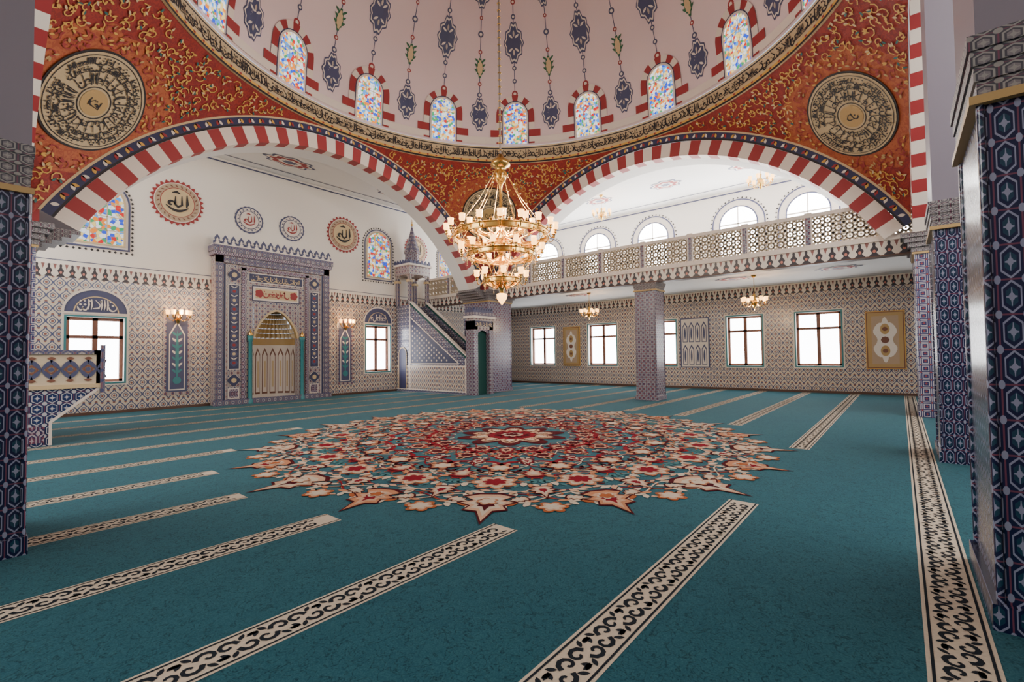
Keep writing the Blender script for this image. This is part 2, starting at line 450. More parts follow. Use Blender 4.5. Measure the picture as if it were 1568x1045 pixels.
wn = wall('wall_front', lambda u, z, d: (X0-d, u, z), Y0, YW, 0, ZCEIL, [], bands); wn.build()

wi = [0]
def win(fn, u0, u1, z0, z1, outer='tealf'):
    wi[0] += 1; o = MB('window_%d' % wi[0])
    o.f([fn(u0, z0, .27), fn(u1, z0, .27), fn(u1, z1, .27), fn(u0, z1, .27)], 'pane')
    def bar(a0, a1, b0, b1, m, d0, d1): o.prism([(a0, b0), (a1, b0), (a1, b1), (a0, b1)], fn, d0, d1, m)
    w = .085; um = (u0+u1)/2; zm = z0+(z1-z0)*.70
    for (a, b, c_, d_) in ((u0, u0+w, z0, z1), (u1-w, u1, z0, z1), (u0, u1, z0, z0+w), (u0, u1, z1-w, z1), (um-.06, um+.06, z0, z1), (u0, u1, zm-.045, zm+.045)):
        bar(a, b, c_, d_, 'maroonf', .17, .25)
    w = .05
    for (a, b, c_, d_) in ((u0-w, u0, z0-w, z1+w), (u1, u1+w, z0-w, z1+w), (u0, u1, z1, z1+w), (u0, u1, z0-w, z0)):
        bar(a, b, c_, d_, outer, -.03, .0)
    w2 = .10
    for (a, b, c_, d_) in ((u0-w2, u0-w, z0-w2, z1+w2), (u1+w, u1+w2, z0-w2, z1+w2), (u0-w, u1+w, z1+w, z1+w2), (u0-w, u1+w, z0-w2, z0-w)):
        bar(a, b, c_, d_, 'cream', -.02, .0)
    o.build()
for h in qh: win(fq, *h)
for a, b in fw: win(ff, a, b, 1.05, 3.15)
def archwin(fn, uc, w, z0, z1, pane, frame=.18, fm='slate', fm2='cream', dots=True):
    wi[0] += 1; o = MB('window_%d' % wi[0]); d = D(o, lambda a, b, h: fn(a, b, -h))
    zs = z1-w
    def outl(k): return [(uc-w-k, z0-k)]+[(uc-(w+k)*cos(pi*i/20), zs+(w+k)*sin(pi*i/20)) for i in range(21)]+[(uc+w+k, z0-k)]
    o.prism(outl(frame), lambda a, b, q: fn(a, b, q), -.03, 0, fm2)
    for k0, k1, m, h in ((.0, .05, fm, .05), (frame-.05, frame, 'slate', .045)):
        A = outl(k0); B = outl(k1)
        for i in range(len(A)):
            j = (i+1) % len(A); d.poly([A[i], A[j], B[j], B[i]], m, h)
    if dots:
        A = outl(frame+.06)
        for i in range(len(A)):
            p, q = A[i], A[(i+1) % len(A)]; L = sqrt((p[0]-q[0])**2+(p[1]-q[1])**2); n = max(1, int(L/.13))
            for k in range(n):
                a = p[0]+(q[0]-p[0])*k/n; b = p[1]+(q[1]-p[1])*k/n; d.poly([(a-.04, b), (a, b-.04), (a+.04, b), (a, b+.04)], 'black', .012)
    d.poly(outl(0), pane, .04)
    if pane == 'stainw':
        for a in (-w*.33, w*.33): d.rect(uc+a-.012, uc+a+.012, z0, z1-.1, 'goldl', .047)
        for i in range(1, 4): d.rect(uc-w, uc+w, z0+(zs-z0)*i/3-.012, z0+(zs-z0)*i/3+.012, 'goldl', .047)
    else:
        d.rect(uc-.02, uc+.02, z0, z1, 'cream', .05); d.rect(uc-w, uc+w, zs-.03, zs+.03, 'cream', .05)
    o.build()
archwin(fq, 2.82, .58, 5.05, 6.85, 'stainw', .16, 'goldl')
archwin(fq, 12.45, .58, 5.2, 7.2, 'stainw', .16, 'goldl')
archwin(fq, 16.6, .5, 5.2, 7.2, 'stainw', .14, 'goldl')
for yc in (15.2, 12.0, 9.0, 5.2, 2.65, -.4): archwin(ff, yc, .72, 5.4, 7.85, 'paneup', .34, 'slate')

# ceilings
TH = 1.0
o = MB('ceiling_bays')
def cell(a, b, c_, d_, z_): o.box(a, b, c_, d_, z_, z_+.2, 'ceil')
cell(X0, XW, CY+HF+.9, YW, ZCEIL); cell(CX+HF+.9, XW, Y0, CY+HF+.9, ZCEIL)
cell(X0, CX-HF-.9, Y0, CY+HF+.9, ZCEIL); cell(CX-HF-.9, CX+HF+.9, Y0, CY-HF-.9, ZCEIL)
dc_ = D(o, lambda a, b, h: (a, b, ZCEIL-h))
def ovals(dc, pts, rx, ry):
    for (a, b) in pts:
        for k, m, h in ((1, 'slate', .01), (.88, 'cream', .014), (.75, 'red', .018), (.5, 'cream', .022), (.3, 'slate', .026)):
            dc.poly([(a+rx*k*(1+.12*cos(8*q))*cos(q), b+ry*k*(1+.12*cos(8*q))*sin(q)) for q in [2*pi*i/48 for i in range(48)]], m, h)
ovals(dc_, [(3.2, 16.6), (7.75, 16.6), (12.3, 16.6)], .85, .4)
ovals(dc_, [(18.9, 1.5), (18.9, 4.2), (18.9, 7.3), (18.9, 10.4), (18.9, 13.5)], .45, .6)
dc_.rect(CX-HF, CX+HF, 15.7, 15.75, 'slate', .01); dc_.rect(CX-HF, CX+HF, 17.6, 17.65, 'slate', .01)
dc_.rect(20.9, 20.95, Y0, YW, 'slate', .01); dc_.rect(16.6, 16.65, Y0, YW, 'slate', .01)
o.build()

# ---------------------------------------------------------------- arches
def side(k):
    if k == 0: return lambda u, d, z: (CX+u, CY+HF+d, z)
    if k == 1: return lambda u, d, z: (CX+HF+d, CY+u, z)
    if k == 2: return lambda u, d, z: (CX+u, CY-HF-d, z)
    return lambda u, d, z: (CX-HF-d, CY+u, z)
for k in range(4):
    ZC, RI, RS, RB = ARC[k]
    A0 = math.asin((4.42-ZC)/RI)
    fn = side(k); o = MB('wall_arch')
    NV = 51
    cl = lambda u: max(-HF, min(HF, u))
    for i in range(NV):
        a = A0+(pi-2*A0)*i/NV; b = A0+(pi-2*A0)*(i+1)/NV; m = 'red' if i % 2 else 'cream'
        o.f([fn(cl(r*cos(q)), 0, ZC+r*sin(q)) for r, q in ((RI, a), (RI, b), (RS, b), (RS, a))], m)
        o.f([fn(RI*cos(q), d, ZC+RI*sin(q)) for d, q in ((0, a), (0, b), (.35, b), (.35, a))], m)
        o.f([fn(RI*cos(q), d, ZC+RI*sin(q)) for d, q in ((.35, a), (.35, b), (TH, b), (TH, a))], 'ceil')
        o.f([fn(RI*cos(a), TH, ZC+RI*sin(a)), fn(RI*cos(b), TH, ZC+RI*sin(b)), fn(RI*cos(b), TH, ZCEIL+.1), fn(RI*cos(a), TH, ZCEIL+.1)], 'white')
    N2 = 90
    for i in range(N2):
        a = A0+(pi-2*A0)*i/N2; b = A0+(pi-2*A0)*(i+1)/N2
        for r0, r1, m in ((RS, RS+.05, 'black'), (RS+.05, RB-.05, 'navy'), (RB-.05, RB, 'goldl')):
            o.f([fn(cl(r*cos(q)), -.01, ZC+r*sin(q)) for r, q in ((r0, a), (r0, b), (r1, b), (r1, a))], m)
    dd = D(o, lambda a, b, h: fn(a, -h, b))
    n = 110
    for i in range(n):
        q = A0+.03+(pi-2*A0-.06)*(i+.5)/n; r = (RS+RB)/2
        if abs(r*cos(q)) > HF-.08: continue
        dd.sub(r*cos(q), ZC+r*sin(q), q).leaf(-.07, 0, .6 if i % 2 else -.6, .15, .04, ('yellow', 'cream', 'red')[i % 3], .02)
    if k == 0:
        ui = RI*cos(A0)
        for s_ in (1, -1):
            for j in range(5):
                ua = HF-.1-(HF-.1-ui+.03)*(j+1)/5; a_, b_ = sorted((s_*ua, s_*(HF+.2)))
                o.box(CX+a_, CX+b_, CY+HF-.02, CY+HF+TH, 3.98+.088*j, 3.98+.088*(j+1), 'greycap')
            a_, b_ = sorted((s_*(RB*cos(A0)-.03), s_*(HF+.02)))
            o.box(CX+a_, CX+b_, CY+HF-.005, CY+HF+.3, 4.42, 4.85, M['red'])
            a_, b_ = sorted((s_*ui, s_*(HF+TH))); o.box(CX+a_, CX+b_, CY+HF+TH-.02, CY+HF+TH, 4.42, ZCEIL+.1, 'white')
    o.build()

# ---------------------------------------------------------------- pendentives
SC = Vector((CX, CY, .9))
def mat_pend(name, c):
    t = T(name, .6); x, y, z = t.pos()
    dx = x-c[0]; dy = y-c[1]; dz = z-c[2]
    d = (dx*dx+dy*dy+dz*dz*1.3).sqrt() + t.noise(2, 1)*.7
    n = t.noise(11, 2, 1.5)
    col = t.mix(n > .5, (.31, .028, .018), (.23, .020, .018))
    col2 = t.mix(n > .52, (.44, .115, .04), (.36, .075, .03))
    t.base(t.mix(d < 2.1, col, col2)); return t.mat
PZ = [7.3, 7.0, 7.3, 7.35]
SD = [(1, 0), (0, 3), (3, 2), (2, 1)]
for k in range(4):
    A_, B_ = ARC[SD[k][0]], ARC[SD[k][1]]
    tips = [c_[0]+sqrt(c_[3]**2-HF*HF) for c_ in (A_, B_)]
    def edge(c_, zt, v):
        z_ = zt+(ZTOP-zt)*v; uu = sqrt(max(0, c_[3]**2-(z_-c_[0])**2)); return z_, sqrt(HF*HF+uu*uu), atan2(uu, HF)
    def surf(s_, v):
        za, ra, aa = edge(A_, tips[0], v); zb, rb_, ab = edge(B_, tips[1], v)
        q0 = k*pi/2+aa; q1 = k*pi/2+pi/2-ab
        w_ = 3*s_*s_-2*s_**3
        return q0+(q1-q0)*s_, za+(zb-za)*w_, ra+(rb_-ra)*w_
    def P3(s_, v):
        q, z_, r = surf(s_, v); return Vector((CX+r*cos(q), CY+r*sin(q), z_))
    def solve(q, z_, s_=.5, v=.6, it=6):
        for _ in range(it):
            a0, b0, _r = surf(s_, v); e = 1e-3
            v2 = v-e; s2 = s_+e if s_ < .9 else s_-e; es = s2-s_
            a1, b1, _r = surf(s2, v); a2, b2, _r = surf(s_, v2)
            j11 = (a1-a0)/es; j21 = (b1-b0)/es; j12 = (a2-a0)/(-e); j22 = (b2-b0)/(-e)
            det = j11*j22-j12*j21
            if abs(det) < 1e-9: break
            fa = q-a0; fb = z_-b0
            s_ += (fa*j22-fb*j12)/det; v += (fb*j11-fa*j21)/det
            s_ = min(.999, max(.001, s_)); v = min(.996, max(.004, v))
        return s_, v
    def tang(s0, v0, it=2):
        q0, z0_, r0_ = surf(s0, v0); P0 = P3(s0, v0)
        e = .004; sg = 1 if s0 < .9 else -1
        ds = (P3(s0+sg*e, v0)-P0)*sg; dv = P0-P3(s0, v0-e)
        nrm = ds.cross(dv).normalized()
        if nrm.dot(P0-SC) < 0: nrm = -nrm
        t1 = Vector((0, 0, 1)).cross(nrm).normalized(); t2 = nrm.cross(t1)
        if t2.z < 0: t2 = -t2
        def fn(a, b, h):
            p = P0+t1*a+t2*b
            q = atan2(p.y-CY, p.x-CX)
            while q < k*pi/2-.3: q += 2*pi
            s_, v = solve(q, p.z, s0, v0, it)
            r = P3(s_, v); return tuple(r-nrm*h)
        return fn
    sC, vC = solve(k*pi/2+pi/4, PZ[k], .5, .6, 12)
    C = P3(sC, vC)
    mp = mat_pend('pendentive_paint_%d' % k, C)
    o = MB('ceiling_pendentive')
    o.grid(lambda u, v: P3(u, v), 28, 56, mp)
    d = D(o, tang(sC, vC, 4)); R = 1.10
    d.disc(0, 0, R, 'black', .03, 48, 5); d.disc(0, 0, R*.96, 'goldr', .038, 48, 5); d.ring(0, 0, R*.90, R*.915, 'black', .048, 48)
    d.ring(0, 0, R*.30, R*.32, 'black', .048, 32); d.disc(0, 0, R*.26, 'gold', .048, 24, 2)
    for rr, hh in ((.35, .24), (.60, .13), (.73, .15)):
        r0 = rr*R
        pd = D(o, lambda a, b, h: d.fn((r0+b)*cos(-a/r0), (r0+b)*sin(-a/r0), h))
        calli(pd, 0, 0, 2*pi*r0*.97, hh*R, rng, M['black'], .056, .022)
    for i in range(24):
        q = 2*pi*i/24; d.strip([(R*.36*cos(q), R*.36*sin(q)), (R*.6*cos(q), R*.6*sin(q))], .018, 'black', .056)
    calli(d, -.15, -.12, .32, .22, rng, M['black'], .056, .025)
    rr_ = random.Random(5+k)
    pts = []
    tries = 0
    while len(pts) < 460 and tries < 18000:
        tries += 1
        v = .10+.87*rr_.random()**.8; s_ = .02+.96*rr_.random(); P = P3(s_, v)
        u1, u2 = abs(P.x-CX), abs(P.y-CY)
        if min(HF-u1, HF-u2) < .09: continue
        if (P-C).length < R+.13: continue
        if any((P-p[0]).length < .215 for p in pts): continue
        pts.append((P, s_, v))
    for P, s_, v in pts:
        e = D(o, tang(s_, v)); near = (P-C).length < 1.6
        sg = rr_.choice((1, -1)); c1 = 'yellow' if not near else 'red'
        e.strip(spiral(0, 0, .13, rr_.random()*6.28, .95, sg, 8), .024, c1, .022)
        for j in range(3):
            q = rr_.random()*6.28; e.leaf(.04*cos(q), .04*sin(q), q, .11, .024, rr_.choice(('yellow', 'tealp', 'yellow', 'goldl') if not near else ('yellow', 'red', 'gold')), .028, 4)
    o.build()

# ---------------------------------------------------------------- dome
dm = MB('ceiling_dome')
RD = HF-.1
dm.grid(lambda u, v: (CX+(HF-.06*v)*cos(2*pi*u), CY+(HF-.06*v)*sin(2*pi*u), ZTOP-.02), 128, 1, 'goldl')
rb = HF-.06
for z0_, z1_, m in ((ZTOP-.02, ZTOP+.04, 'black'), (ZTOP+.04, ZTOP+.11, 'yellow'), (ZTOP+.11, 9.36, 'goldr'), (9.36, 9.40, 'black'), (9.40, 9.46, 'goldl')):
    dm.grid(lambda u, v: (CX+rb*cos(2*pi*u), CY+rb*sin(2*pi*u), z0_+(z1_-z0_)*v), 128, 1, m)
def domefn(az, el, h):
    r = (RD-h)
    return (CX+r*cos(el)*cos(az), CY+r*cos(el)*sin(az), 9.45+r*sin(el))
dm.grid(lambda u, v: domefn(2*pi*u, v*pi/2*.995, 0), 128, 48, 'dome')
bd = D(dm, lambda a, b, h: (CX+(rb-h)*cos(-a/rb), CY+(rb-h)*sin(-a/rb), b))
L = 2*pi*rb
calli(bd, 0, ZTOP+.14, L, .36, rng, M['black'], .01, .034)
calli(bd, .1, ZTOP+.2, L-.1, .26, rng, M['black'], .011, .024)
for i in range(140):
    a = L*i/140; bd.rect(a-.03, a+.03, ZTOP+.05, ZTOP+.10, 'red', .012)
def local(az0, el0):
    ce = RD*cos(el0)
    return lambda a, b, h: domefn(az0-a/ce, el0+b/RD, h)
W0 = radians(37.2); ST = radians(22.5)
def shem(d, w, h_, cols, h0=.012, fk=(1, .90, .80, .34)):
    for i, (c_, k) in enumerate(zip(cols, fk)):
        P = []
        for j in range(40):
            q = 2*pi*j/40; r = (1+.09*cos(10*q))
            P.append((w*k*r*cos(q)*(1-.25*abs(sin(q))**4), h_*k*r*sin(q)*(1+.18*abs(sin(q))**6)))
        d.poly(P, c_, h0+.005*i)
    if w > .18:
        for s_ in (1, -1):
            for t_ in (1, -1):
                d.leaf(s_*w*.12, t_*h_*.28, t_*(pi/2-s_*.9), w*.55, w*.10, 'cream', h0+.022); d.leaf(0, t_*h_*.35, t_*pi/2, h_*.36, w*.10, 'cream', h0+.022)
for i in range(16):
    az = W0+ST*i
    d = D(dm, local(az, radians(.6)))
    w = .42; zs = 1.04; vo = .30
    out = [(-w, 0)]+[(-w*cos(pi*j/14), zs+w*sin(pi*j/14)) for j in range(15)]+[(w, 0)]
    d.poly(out, 'stain', .03)
    fo = .06
    for s_ in (-1, 1):
        d.rect(s_*w, s_*(w+fo), 0, zs, 'cream', .035, 1, 3)
        d.rect(s_*(w+fo), s_*(w+fo+.03), 0, zs, 'navy', .035, 1, 3)
        for j in range(4):
            b0 = zs*j/4; red = (j % 2 == 1)
            d.rect(s_*(w+.09), s_*(w+vo), b0, b0+zs/4, 'red' if red else 'cream', .03)
        d.rect(s_*(w+vo), s_*(w+.52), zs/4, zs/2, 'red', .03, 3, 1)
        d.rect(s_*(w+vo), s_*(w+.96), 0, zs/4*.95, 'cream', .03, 3, 1)
    d.rect(-w-.3, -w-.09, 0, .06, 'red', .036); d.rect(w+.09, w+.3, 0, .06, 'red', .036)
    d.ring(0, zs, w, w+fo, 'cream', .035, 16, 0, pi); d.ring(0, zs, w+fo, w+.09, 'navy', .035, 16, 0, pi)
    for j in range(9): d.ring(0, zs, w+.09, w+vo, 'red' if j % 2 == 0 else 'cream', .03, 2, pi*j/9, pi*(j+1)/9)
    for b_ in (.34, .68, 1.02): d.rect(-w, w, b_-.01, b_+.01, 'goldl', .034)
    for a_ in (-.13, .13): d.rect(a_-.008, a_+.008, 0, zs+.3, 'goldl', .034)
    def bead(el, s_, m='slate', azz=az):
        e = D(dm, local(azz, radians(el))); e.disc(0, 0, s_, m, .012, 12); e.disc(0, 0, s_*.5, 'cream', .017, 10)
    def line(e0, e1, azz=az, m='slate'):
        e = D(dm, lambda a, b, h: domefn(azz-a/(RD*cos(b)), b, h))
        e.rect(-.013, .013, radians(e0), radians(e1), m, .008, 1, 8)
    line(13.6, 25, az); bead(15.5, .11, 'red'); bead(19, .08, 'slate'); bead(22.5, .08)
    shem(D(dm, local(az, radians(29))), .34, .55, ['slate', 'cream', 'slate', 'cream'])
    line(33.5, 58, az); bead(35.5, .08); bead(39, .08, 'red'); bead(43, .09)
    shem(D(dm, local(az, radians(50))), .20, .36, ['green', 'cream', 'green', 'goldl'])
    az2 = az+ST/2
    shem(D(dm, local(az2, radians(9.3))), .33, .50, ['slate', 'cream', 'slate', 'cream'])
    line(13.6, 20, az2); bead(15, .09, 'slate', az2); bead(18, .07, 'red', az2)
    shem(D(dm, local(az2, radians(22.3))), .12, .28, ['green', 'green', 'goldl'])
    for s_ in (1, -1):
        e = D(dm, local(az2, radians(22.3)))
        for t_ in (-.15, .02, .18): e.leaf(s_*.04, t_, pi/2-s_*.9, .2, .035, 'green', .02)
    line(25, 38, az2); bead(26.5, .07, 'red', az2); bead(31, .10, 'slate', az2); bead(35, .06, 'red', az2)
    shem(D(dm, local(az2, radians(41.5))), .28, .45, ['slate', 'cream', 'slate', 'goldl'])
    line(46, 60, az2); bead(48, .07, 'red', az2)
dm.build()

# ---------------------------------------------------------------- pillars
def pillar(name, x0, x1, y0, y1, zcap, hcap, ztop, m='pt', out=.12):
    o = MB(name)
    e = min(.04, out)
    o.box(x0-e, x1+e, y0-e, y1+e, .012, .16, m)
    o.box(x0, x1, y0, y1, .16, zcap, m)
    for s_ in ((x0, y0), (x1, y0), (x0, y1), (x1, y1)): o.tube([(s_[0], s_[1], .16), (s_[0], s_[1], zcap)], .02, m, 8)
    n = 4
    for i in range(n):
        e = out*(i+1)/n; o.box(x0-e, x1+e, y0-e, y1+e, zcap+hcap*i/n, zcap+hcap*(i+1)/n, 'greycap')
    e = min(.05, out); o.box(x0-e, x1+e, y0-e, y1+e, zcap-.05, zcap, 'gold')
    if ztop > zcap+hcap: o.box(x0-.01, x1+.01, y0-.01, y1+.01, zcap+hcap, ztop, 'pier')
    o.build()
for sx in (1, -1):
    for sy in (1, -1):
        k0 = 6.88; k1 = 8.35
        if sx < 0 and sy < 0: x_ = (-.75, .35); y_ = (-1.75, -.55); e_ = .05
        else: x_ = sorted((CX+sx*k0, CX+sx*k1)); y_ = sorted((CY+sy*(k0 if sy > 0 else 7.05), CY+sy*k1)); e_ = .26
        pillar('main_pillar', x_[0], x_[1], y_[0], y_[1], 3.98, .44, 4.44, 'ptf', e_)
        o = MB('wall_impost')
        xa, xb = sorted((CX+sx*(HF+.01), CX+sx*(HF+TH))); ya, yb = sorted((CY+sy*(HF+.01), CY+sy*(HF+TH)))
        o.box(xa, xb, ya, yb, 4.42, ZCEIL+.1, 'white'); o.build()
pillar('side_pillar', -.70, .43, 5.6, 6.7, 3.05, .36, 8.0, out=.03)
pillar('side_pillar', 3.85, 4.95, -1.5, -.40, 3.08, .36, 7.3, out=.05)
pillar('side_pillar', 9.05, 10.15, -1.52, -.42, 3.38, .36, 7.9, out=.06)
pillar('gallery_column', 15.3, 16.02, 6.35, 7.07, 3.8, .25, 4.05, 'ptl', .07)

# ---------------------------------------------------------------- gallery
o = MB('gallery_floor')
GX = 15.25
o.box(GX+.3, XW, Y0, YW, 4.35, 4.5, 'ceil'); o.box(GX, GX+.32, Y0, YW, 4.05, 4.5, 'white')
o.f([(GX-.01, Y0, 4.05), (GX-.01, YW, 4.05), (GX-.01, YW, 4.41), (GX-.01, Y0, 4.41)], 'fr2')
o.box(GX-.06, GX+.3, Y0, YW, 4.41, 4.50, 'cream'); o.box(GX-.03, GX+.3, Y0, YW, 4.02, 4.05, 'wood')
dg = D(o, lambda a, b, h: (a, b, 4.35-h)); ovals(dg, [(18.6, 1.5), (18.6, 4.7), (18.6, 8), (18.6, 11.4)], .4, .6)
dg.rect(20.9, 20.94, Y0, YW, 'slate', .006); dg.rect(16.2, 16.24, Y0, YW, 'slate', .006)
o.build()
o = MB('gallery_railing')
ZR0, ZR1 = 4.5, 5.42
o.box(GX-.04, GX+.10, Y0, YW, ZR1-.10, ZR1, 'cream'); o.box(GX-.02, GX+.08, Y0, YW, ZR0, ZR0+.06, 'cream')
y = -4.6; pw = 1.62
dl = D(o, lambda a, b, h: (GX+h, a, b))
posts = []
while y < YW-.1:
    posts.append(y); o.box(GX-.05, GX+.11, y-.09, y+.09, ZR0, ZR1+.03, 'cream'); dl.rect(y-.06, y+.06, ZR0+.06, ZR1-.1, 'ptl', -.055); y += pw
H = ZR1-ZR0-.16; rows = 3; ch = H/rows
for hh in (.0, .05):
    for p in posts:
        n = 6; w_ = (pw-.18)/n
        for i in range(n):
            for j in range(rows):
                a = p+.09+w_*(i+.5); b = ZR0+.06+ch*(j+.5)
                if a > YW-.15: continue
                dl.ring(a, b, min(w_, ch)*.24, min(w_, ch)*.42, 'lat', hh, 10)
                for sg in (1, -1):
                    for s2 in (1, -1): dl.strip([(a+sg*w_*.2, b+s2*ch*.2), (a+sg*w_*.5, b+s2*ch*.5)], .06, 'lat', hh)
                dl.strip([(a-w_*.5, b), (a-w_*.3, b)], .055, 'lat', hh); dl.strip([(a+w_*.3, b), (a+w_*.5, b)], .055, 'lat', hh)
                dl.strip([(a, b-ch*.5), (a, b-ch*.3)], .055, 'lat', hh); dl.strip([(a, b+ch*.3), (a, b+ch*.5)], .055, 'lat', hh)
                dl.disc(a, b, .028, 'lat', hh, 6)
o.build()

# ---------------------------------------------------------------- mihrab
o = MB('mihrab'); YF = YW-.36
def bx(a0, a1, z0, z1, y0, y1, m): o.box(MX+a0, MX+a1, y0, y1, z0, z1, m)
NW = .82
bx(-2.03, -NW, .013, 5.1, YF, YW-.01, 'mt'); bx(NW, 2.03, .013, 5.1, YF, YW-.01, 'mt')
bx(-NW, NW, 3.45, 5.1, YF, YW-.01, 'mt')
for s_ in (1, -1):
    a, b = sorted((s_*1.80, s_*2.03)); bx(a, b, .013, 5.12, YF-.10, YF, 'mc')
    a, b = sorted((s_*1.70, s_*1.80)); bx(a, b, .013, 4.85, YF-.05, YF, 'cream')
    a, b = sorted((s_*1.72, s_*1.78)); bx(a, b, .013, 4.85, YF-.06, YF-.05, 'navy')
bx(-2.03, 2.03, 4.88, 5.12, YF-.10, YF, 'mc')
bx(-2.1, 2.1, 5.12, 5.25, YF-.16, YW-.01, 'mb'); bx(-2.14, 2.14, 5.25, 5.45, YF-.2, YW-.01, 'mc'); bx(-2.1, 2.1, 5.45, 5.5, YF-.16, YW-.01, 'cream')
bx(-2.1, 2.1, .013, .2, YF-.14, YF-.1, 'mc')
dmh = D(o, lambda a, b, h: (MX+a, YF-h, b))
for i in range(17):
    a = -2.0+4.0*i/16
    P = [(a-.11, 5.5), (a-.12, 5.58), (a-.06, 5.62), (a-.08, 5.7), (a, 5.82), (a+.08, 5.7), (a+.06, 5.62), (a+.12, 5.58), (a+.11, 5.5)]
    o.prism(P, lambda p, q, d: (MX+p, YF-.1+d, q), 0, .06, 'slate'); o.prism([(a+(p-a)*.5, 5.5+(q-5.5)*.65) for p, q in P], lambda p, q, d: (MX+p, YF-.11+d, q), 0, .01, 'cream')
def panel(a0, a1, b0, b1, m, fm='cream', w=.035, h=.02):
    dmh.rect(a0-w, a1+w, b0-w, b1+w, fm, h-.008); dmh.rect(a0, a1, b0, b1, m, h)
for s_ in (1, -1):
    a, b = sorted((s_*1.28, s_*1.60)); panel(a, b, 1.25, 4.15, 'navy')
    for i in range(9):
        zc = 1.45+.31*i; dmh.disc(s_*1.44, zc, .10, 'slate', .024, 12, 1, 4, .3); dmh.disc(s_*1.44, zc, .055, ('red', 'goldl')[i % 2], .03, 8)
        for sg in (1, -1): dmh.leaf(s_*1.44, zc+.12, pi/2-sg*1.0, .13, .022, 'cream', .03)
    for zc in (4.5, .85):
        dmh.disc(s_*1.44, zc, .19, 'cream', .02, 20); dmh.disc(s_*1.44, zc, .16, 'navy', .03, 20, 1, 4, .25); dmh.disc(s_*1.44, zc, .09, 'goldl', .04, 8)
    panel(s_*1.44-.14, s_*1.44+.14, .25, .55, 'mb')
    a, b = sorted((s_*1.07, s_*1.2)); bx(a, b, .013, 4.78, YF-.07, YF, 'mb')
bx(-1.2, 1.2, 4.70, 4.82, YF-.07, YF, 'mb')
panel(-.95, .95, 4.34, 4.62, 'navy'); calli(dmh, -.9, 4.36, 1.8, .22, rng, M['goldl'], .03, .024)
panel(-.82, .82, 3.68, 4.18, 'cream', 'navy'); dmh.rect(-.75, .75, 3.75, 4.11, 'goldl', .028)
for s_ in (1, -1):
    dmh.disc(s_*.62, 3.93, .12, 'red', .034, 14, 1, 5, .3)
calli(dmh, -.48, 3.79, .96, .28, rng, M['red'], .035, .035)
pa = []
for i in range(25):
    u = -1+2*i/24; pa.append((u*NW*.98, 2.35+1.0*(1-abs(u)**1.7)**.75 if abs(u) < 1 else 2.35))
for i in range(24):
    p, q = pa[i], pa[i+1]
    o.f([(MX+p[0], YF+.0, p[1]), (MX+q[0], YF, q[1]), (MX+q[0], YF, 3.45), (MX+p[0], YF, 3.45)], 'mt')
    o.f([(MX+p[0], YF, p[1]), (MX+q[0], YF, q[1]), (MX+q[0], YF+.2, q[1]), (MX+p[0], YF+.2, p[1])], 'gold')
dmh.strip(pa, .07, 'goldl', .03)
def nf(r):
    return lambda u, v: (MX-r*cos(pi*u), YW-.1+r*.9*sin(pi*u), .013+2.35*v)
o.grid(nf(NW), 18, 1, 'cream', True)
NP = 9
for i in range(NP):
    a0 = (i+.14)/NP; a1 = (i+.86)/NP; r = NW-.012
    def P(u, z, rr=r): return (MX-rr*cos(pi*u), YW-.1+rr*.9*sin(pi*u), z)
    o.f([P(a0, .25), P(a1, .25), P(a1, 1.75), P((a0+a1)/2, 2.0), P(a0, 1.75)], 'maroonf')
    b0 = (i+.22)/NP; b1 = (i+.78)/NP
    o.f([P(b0, .32, r-.01), P(b1, .32, r-.01), P(b1, 1.68, r-.01), P((b0+b1)/2, 1.88, r-.01), P(b0, 1.68, r-.01)], 'cream')
    o.f([P((i+.38)/NP, .5, r-.02), P((i+.62)/NP, .5, r-.02), P((i+.62)/NP, 1.5, r-.02), P((i+.38)/NP, 1.5, r-.02)], 'goldl')
o.grid(lambda u, v: (MX-(NW-.015)*cos(pi*u), YW-.1+(NW-.015)*.9*sin(pi*u), 2.1+.25*v), 18, 1, 'gold')
steps = 6
for i in range(steps):
    r0 = NW*(1-i/steps)**.7; r1 = NW*(1-(i+1)/steps)**.7; z0 = 2.36+1.05*i/steps; z1 = 2.36+1.05*(i+1)/steps
    nn = 14
    for j in range(nn):
        q0 = pi*j/nn; q1 = pi*(j+1)/nn; qm = (q0+q1)/2
        def P(r, q, z): return (MX-r*cos(q), YW-.1+r*.9*sin(q), z)
        rm = r0*.86
        o.f([P(r0, q0, z0), P(rm, qm, z0+.02), P(rm, qm, z1), P(r0, q0, z1)], 'gold'); o.f([P(rm, qm, z0+.02), P(r0, q1, z0), P(r0, q1, z1), P(rm, qm, z1)], 'goldl')
        o.f([P(r0, q0, z1), P(r0, q1, z1), P(r1, q1, z1), P(r1, q0, z1)], 'tan')
for s_ in (1, -1):
    o.lathe((MX+s_*.93, YF-.08, 0), [(.10, .013), (.10, .12), (.07, .18), (.065, .22), (.06, 2.2), (.09, 2.26), (.1, 2.4), (.0, 2.4)], 'tealf', 14)
    o.lathe((MX+s_*.93, YF-.08, 2.4), [(.06, 0), (.07, .08), (.03, .15), (0, .25)], 'brass', 12)
o.box(MX-NW, MX+NW, YF+.02, YW+.7, .013, .03, 'greenc')
o.build()

